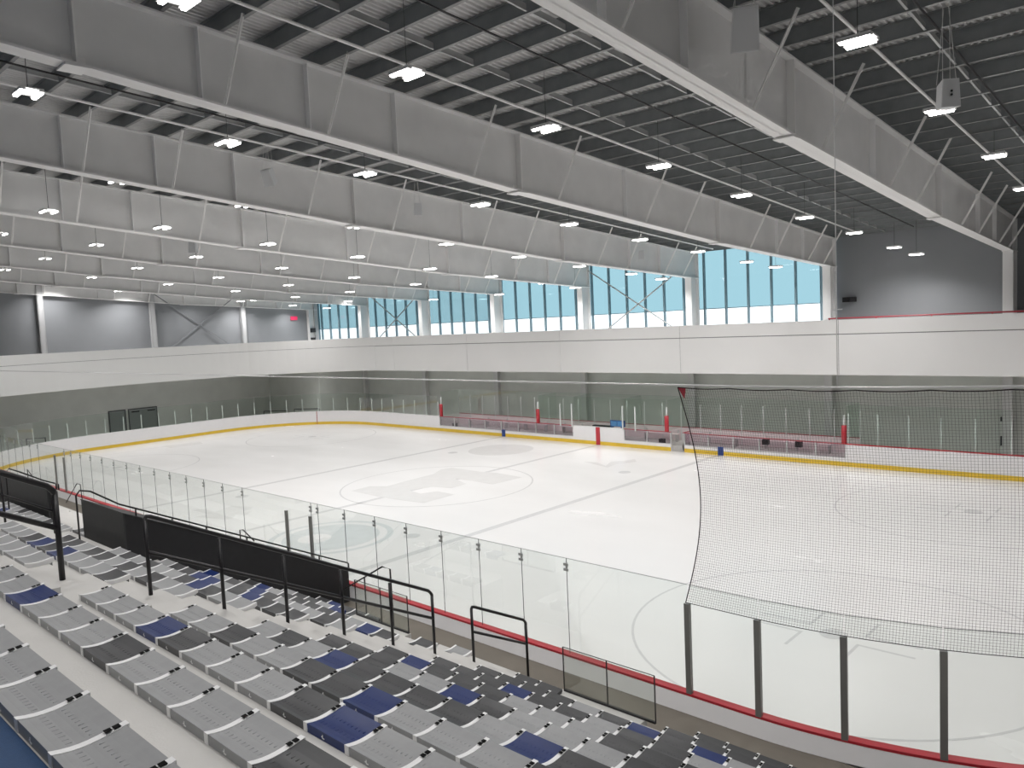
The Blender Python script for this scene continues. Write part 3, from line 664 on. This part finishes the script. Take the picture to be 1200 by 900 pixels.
for nm, mm in (('mesh', net), ('edge_rope', MB().tube([npt(0, u/24) for u in range(25)], .009, 5).tube([npt(NL*i/90, 0) for i in range(91)], .009, 5)), ('bottom_rope', MB().tube([npt(NL*i/90, 1) for i in range(91)], .006, 5))):
    mm.v = [(a-20.94, b+13.1, c-6.25) for a, b, c in mm.v]; mm.build(nm, 'rope', netr)
m = MB().prism([npt(0, 0), npt(.14, 0), npt(.06, .05)], (0, .01, 0)); m.v = [(a-20.94, b+13.1, c-6.25) for a, b, c in m.v]; m.build('corner_patch', 'redthin', netr)
cp = [(-30.7, -13.2, 6.28), (-17, -13.15, 6.28), (2, -13.15, 6.29), (20.94, -13.15, 6.29)]+[(*rp(s20+d, .20), 6.29) for d in (1, 2, 3, 4, 5, 6, 7, 8, 9)]
tag(MB().tube(cp, .014, 6).build('net_cable', 'cable'), 'long steel cable stretched above the near glass carrying the net', 'cable')
P = at(981, 437, 1, -13.2)
tag(MB().tube([(P.x, -13.2, 6.3), (P.x+.02, -13.2, zroof(-13.2))], .006, 4).build('hanging_wire', 'cable'), 'thin vertical wire holding up the net cable at right', 'wire')
# ---------------------------------------------------------------- grandstand
def yf(n): return -22.94+.853*n
def zs(n): return 5.744-.4445*n
def zt(n): return 5.23-.4445*n        # tread of row n;   seat n rests on tread n-1
ZW = zt(10)                           # walkway level .785
XS = -30.0; XE = 38.0
VOID = [(19.93, 21.45), (14.55, 16.25)]
AIS = [(17.12, 19.03), (9.44, 11.72), (2.5, 4.4), (-4.9, -3.0), (24.95, 26.9)]
st = MB()
st.box(XS, XE, YN, yf(0)-.05, -.05, zt(-1))
def spans(n):
    if n < 9: return [(XS, XE)]
    cuts = sorted([v for v in VOID]); cuts += [(v[0]-7.4, v[1]-7.4) for v in VOID if 0]
    S = []; a = XS
    for c0, c1 in cuts: S.append((a, c0)); a = c1
    S.append((a, XE)); return S
for n in range(0, 10):
    for a, b in spans(n if n != 9 else 9):
        y0 = yf(n)-.05; y1 = yf(n+1)-.05
        st.box(a, b, y0, y1, -.05, zt(n))
for c0, c1 in VOID: st.box(c0, c1, yf(9)-.05, yf(9)+.11, -.05, zt(8))
stand = struct('floor_grandstand', st, 'concrete', 'pale concrete stepped grandstand')
ais = MB()
for a, b in AIS:
    for n in range(0, 11):
        y0 = yf(n)-.05
        if n <= 9: ais.box(a+.01, b-.01, y0-.02, y0+.41, zt(n)-.02, zt(n)+.222)
    # seat-zone step
struct('floor_aisle_steps', ais, 'concrete', 'pale concrete steps of the aisles')
struct('floor_walkway', MB().box(XS, 26.0, yf(10)-.05, -HY-TB-.005, -.05, ZW), 'brown', 'brown concrete walkway along the near boards')
# corner part of the walkway follows the ring
pw = rpath(sof(25.9, -HY+1.0) if False else s20+4.6, s20+12, TB+.01)
fixn(struct('floor_walkway_corner', MB().prism([(x, y, -.05) for x, y in pw]+[(XE, pw[-1][1], -.05), (XE, yf(10)-.05, -.05), (26.0, yf(10)-.05, -.05)], (0, 0, ZW+.05)), 'brown'))
struct('floor_concourse', MB().box(XS, XE, YN, yf(0)-.28-.02, zt(-1), zt(-1)+.006), 'rubber', 'blue rubber floor behind the last row of seats')
# seats ---------------------------------------------------------
SW, SD, ST = .46, .29, .07
def seatprof(t):   # t 0 rear .. 1 front, height above the seat's underside
    return ST-.002*(1-t)-.020*math.sin(math.pi*t**.85)+.004*t
def seat_mesh(key, holes=True):
    m = MB(); N = 8; x0, x1 = .036, SW-.004
    ys = [-SD+SD*i/N for i in range(N+1)]
    top = [(y, seatprof(i/N)) for i, y in enumerate(ys)]
    poly = [(-SD, .0)]+top+[(0, .035), (-.03, .0)]
    m.prism([(x0, y, z) for y, z in poly], (x1-x0, 0, 0))
    m.box(x0+.02, x1-.02, -.02, .0, -.06, .03)
    if holes:
        for t in (.30, .62):
            for i in range(9):
                xx = x0+.04+i*(x1-x0-.08)/8; y = -SD+SD*t; z = seatprof(t)-.002
                m.hexa([(xx-.005, y-.016, z-.001), (xx+.005, y-.016, z-.001), (xx+.005, y+.016, z-.001), (xx-.005, y+.016, z-.001), (xx-.002, y-.012, z+.004), (xx+.002, y-.012, z+.004), (xx+.002, y+.012, z+.004), (xx-.002, y+.012, z+.004)])
    o = m.build('stadium_seat', key); fixn(o); col.objects.unlink(o); return o
PRO = {k: seat_mesh('seat'+k) for k in 'LDB'}; PROs = {k: seat_mesh('seat'+k, False) for k in 'LDB'}
m = MB(); N = 8
poly = [(-SD-.004, -.004)]+[(-SD-.004 if i == 0 else -SD+SD*i/N+(.012 if i == N else 0), seatprof(i/N)+.003) for i in range(N+1)]+[(.012, .03), (-.03, .01)]
m.prism([(-.004, y, z) for y, z in poly], (.042, 0, 0)); DIV = fixn(m.build('seat_divider', 'white')); col.objects.unlink(DIV)
PLT = MB().hexa([(.002, -.084, .070), (.034, -.084, .070), (.034, -.056, .072), (.002, -.056, .072), (.002, -.084, .0722), (.034, -.084, .0722), (.034, -.056, .0742), (.002, -.056, .0742)]).hexa([(.002, -.048, .072), (.034, -.048, .072), (.034, -.020, .074), (.002, -.020, .074), (.002, -.048, .0752), (.034, -.048, .0752), (.034, -.020, .0778), (.002, -.020, .0778)]).build('number_plate', 'plateblack'); col.objects.unlink(PLT)
EMB = MB().box(.21, .216, -SD-.003, -SD, .022, .048).box(.216, .232, -SD-.003, -SD, .022, .028).box(.20, .21, -SD-.003, -SD, .030, .036).build('emblem', 'white'); col.objects.unlink(EMB)
XST = [18.88, 18.86, 18.88, 18.94, 18.97, 18.99, 19.04, 19.08, 19.08, 19.08, 19.08]
CLR = ["LLLLLLLLLLLLL", "LLBLLLDLLLLDL", "LLLBDLLLDBLLD", "LLDLLDDBLLLDL", "LDLBDDDDLBDDL", "DDDLLBDLLLDDL", "DBDDDLLLDDDLD", "DDDBDDLDDLDLD", "DDDDLDBDBLBDD", "DDDDDDDDDDDDD", "DDDDDDDDDDDDD"]
nseat = 0
SEATS = []
def put(x, n, c, lab, near, endcap=False):
    global nseat
    if not seen(x+.2, yf(n), zs(n), 45): return
    P = (PRO if near else PROs)[c]; s = P.copy(); col.objects.link(s); s.location = (x, yf(n), zs(n)-ST-.008)
    nm = {'L': 'light grey', 'D': 'dark grey', 'B': 'navy blue'}[c]
    tag(s, nm+' plastic seat, '+lab, 'seat', 'grandstand seats')
    d = DIV.copy(); col.objects.link(d); d.parent = s
    if endcap: d2 = DIV.copy(); col.objects.link(d2); d2.parent = s; d2.location = (SW-.02, 0, 0)
    if near:
        p = PLT.copy(); col.objects.link(p); p.parent = d
        if n < 5: e = EMB.copy(); col.objects.link(e); e.parent = s
    nseat += 1
rowname = lambda n: 'nearest row' if n == 0 else '%s row down' % od(n)
for n in range(0, 11):
    for k in range(13):
        x = XST[n]+.46*k
        if n == 0 and k < 2: pass
        if n >= 9 and not (x+.46 < VOID[0][0]+.1 or x > VOID[0][1]-.05): continue
        if n == 10 and x < 20: continue
        put(x, n, CLR[n][k], '%s from the handrail, near block, %s' % (od(k), rowname(n)), True)
rnd = random.Random(5)
def seccol(n, k):
    q = rnd.random()
    if k < 2 and n < 6: return 'L' if q < .8 else 'D'
    if n < 4: return 'L' if q < .68 else ('D' if q < .92 else 'B')
    return 'D' if q < .52 else ('L' if q < .90 else 'B')
for n in range(0, 11):
    for k in range(11):
        x = 17.10-.46*(k+1)
        if n >= 9 and not (x+.46 < VOID[1][0]+.1 or x > VOID[1][1]-.05): continue
        put(x, n, seccol(n, k), '%s left of the handrail, middle block, %s' % (od(k), rowname(n)), False, k == 0)
for n in range(0, 11):
    for k in range(16):
        x = 9.42-.46*(k+1)
        if n >= 6 and x < 7.25: continue
        if 2.1 < x < 4.4: continue
        put(x, n, seccol(n, k), '%s from the right, third block, %s' % (od(k), rowname(n)), False, k == 0)
rest = MB()
for n in range(0, 11):
    for k in range(11):
        x = 2.06-.46*(k+1)
        if n >= 6: continue
        if seen(x+.2, yf(n), zs(n), 30):
            z = zs(n)-ST
            rest.box(x+.02, x+.45, yf(n)-SD, yf(n), z, z+ST-.01)
# ---------------------------------------------------------------- handrails
def rail(name, pts, mid, feet, label, r=.021, group=None, cat='handrail'):
    L = Vector(pts[0]); e = empty(name, tuple(L)); tag(e, label, cat, group)
    def rl(m): m.v = [tuple(Vector(v)-L) for v in m.v]; return m
    rl(MB().tube(pts, r, 8)).build('top_rail', 'black', e, True)
    if mid: rl(MB().tube(mid, r*.9, 8)).build('mid_rail', 'black', e, True)
    for (x, y, z0, z1) in feet: rl(MB().tube([(x, y, z0), (x, y, z1)], r*.95, 8)).build('post', 'black', e, True)
    return e
def ground(y, x=18):
    for n in range(0, 11):
        y0 = yf(n)-.05
        if y0-.02 <= y < y0+.41: return zt(n)+.222 if n <= 9 else ZW
        if y0+.41 <= y < yf(n+1)-.07: return zt(n)
    return zt(-1) if y < yf(0) else ZW
XRl = 17.97
def aisle_rail(ys, zr, label, x=XRl, mh=.45, rr=.026):
    pts = []; y0, y1 = ys[0], ys[-1]
    k = (zr[1]-zr[0])/(y1-y0)
    top = [(x, y0, zr[0]-.06), (x, y0+.02, zr[0]-.02), (x, y0+.07, zr[0]+k*.07), (x, y1-.07, zr[1]-k*.07), (x, y1-.02, zr[1]-.02), (x, y1, zr[1]-.06)]
    f = lambda y: zr[0]+k*(y-y0)
    return rail('aisle_handrail', top, [(x, y0, f(y0)-mh), (x, y1, f(y1)-mh)], [(x, y, ground(y), f(y)-.04) for y in ys], label, rr)
aisle_rail([-20.47, -19.57, -18.68, -17.78, -16.9, -16.06], (5.32, 3.10), 'long black aisle handrail with six posts running down the middle of the steps')
aisle_rail([-15.19, -13.82], (2.59, 1.90), 'short black two-post handrail at the foot of the aisle')
aisle_rail([-22.6, -21.40], (6.45, 5.82), 'black handrail at the top of the aisle, cut by the left edge', rr=.034)
X2 = 10.85
aisle_rail([-21.0, -20.2, -19.4], (5.60, 4.66), 'thin black handrail in the next aisle, seen behind the nearer one', X2, rr=.022)
# black clad stair enclosures (one per further aisle)
def enclosure(x0, x1, label, lab2, yb=-13.35, zb=1.60):
    ya = -18.45; za = 4.07; r = empty('stair_enclosure', (x1, ya, ZW)); tag(r, label, 'enclosure')
    L = Vector((x1, ya, ZW))
    m = MB().prism([(x1-.0, ya+.03, .8), (x1, yb, .8), (x1, yb, zb), (x1, ya+.03, za)], (-(x1-x0), 0, 0)); m.v = [tuple(Vector(v)-L) for v in m.v]; fixn(m.build('side_cladding', 'blackpanel', r))
    m = MB().box(x0, x1, ya, ya+.03, 2.2, za); m.v = [tuple(Vector(v)-L) for v in m.v]; m.build('end_panel', 'charcoal', r)
    m = MB().prism([(x1+.015, ya-.01, za), (x1+.015, yb+.01, zb), (x1+.015, yb+.01, zb+.02), (x1+.015, ya-.01, za+.02)], (-(x1-x0+.03), 0, 0)); m.v = [tuple(Vector(v)-L) for v in m.v]; fixn(m.build('top_cap', 'charcoal', r))
    xr = x1-.15; f = lambda y: za+(zb-za)*(y-ya)/(yb-ya)
    pts = [(xr, ya-.75, ground(ya-.75)), (xr, ya-.75, 4.55), (xr, ya-.68, 4.64), (xr, ya-.5, f(ya-.5)+.28), (xr, ya, f(ya)+.17), (xr, yb+.1, f(yb+.1)+.15)]
    rail('enclosure_handrail', pts, None, [(xr, y, f(y), f(y)+.15) for y in (ya+.3, ya+1.0, ya+1.7, ya+2.6, ya+3.6, ya+4.4, yb+.12) if y < yb+.2], lab2, .017)
enclosure(9.45, 11.72, 'large black clad stair enclosure with sloping top beyond the middle seats', 'thin black handrail on top of the large black stair enclosure')
enclosure(.6, 7.2, 'second black stair enclosure at the left edge of the photo', 'thin black handrail on the black enclosure at the left edge', -18.32, 4.02)
# rails peeking above
def peek(pts, feet, label): rail('stair_handrail', pts, None, feet, label, .018)
q = lambda a, b, y: tuple(at(a, b, 1, y))
A = q(404, 690, -14.2); B = q(448, 664, -14.2); C = q(457, 667, -14.2); D = q(459, 705, -14.2); E = q(427, 676, -14.2)
peek([A, B, C, (C[0]+.02, C[1], ZW)], [(E[0], E[1], ZW, E[2])], 'black bent stair handrail behind the left glass guard')
A = q(281, 621, -13.4); B = q(285, 621, -13.4); C = q(298, 634, -13.4)
peek([(A[0], A[1], ZW), A, B, C], [], 'small black handrail bend showing above the large black enclosure')
A = q(94, 567.5, -13.4); B = q(77, 590, -13.4)
peek([(A[0]+.1, A[1], ZW), A, (A[0]-.4, A[1], A[2]-.02), B], [(B[0], B[1], ZW, B[2])], 'black bent handrail just left of the large black enclosure')
A = q(32, 550, -13.4); B = q(37, 557, -13.4)
peek([(A[0], A[1], ZW), A, B], [], 'tiny black handrail bend above the enclosure at the left edge')
# glass guards of the openings
def guard(x0, x1, y, z, h, label):
    r = empty('glass_guard', (x0, y, z)); tag(r, label, 'glass guard'); d = x1-x0
    for a, b in ((0, d/2), (d/2, d)): MB().box(a+.008, b-.008, -.006, .006, .02, h).build('guard_pane', 'guard', r)
    MB().box(0, d, -.018, .018, 0, .03).build('base_channel', 'black', r)
    [MB().box(a-.006, a+.006, -.009, .009, .03, h).build('edge_strip', 'black', r) for a in (0, d/2, d)]
    MB().box(0, d, -.007, .007, h, h+.006).build('top_edge', 'black', r)
guard(19.97, 21.62, -15.18, zt(8), .70, 'low clear glass guard with black edges in front of the near seats')
guard(14.58, 16.22, -15.18, zt(8), .72, 'low clear glass guard seen behind the long aisle handrail')
print('seats', nseat)
if rest.v: tag(rest.build('distant_seats', 'seatD'), 'grey seats of the farthest block at the left edge', 'seats', kind='stuff')
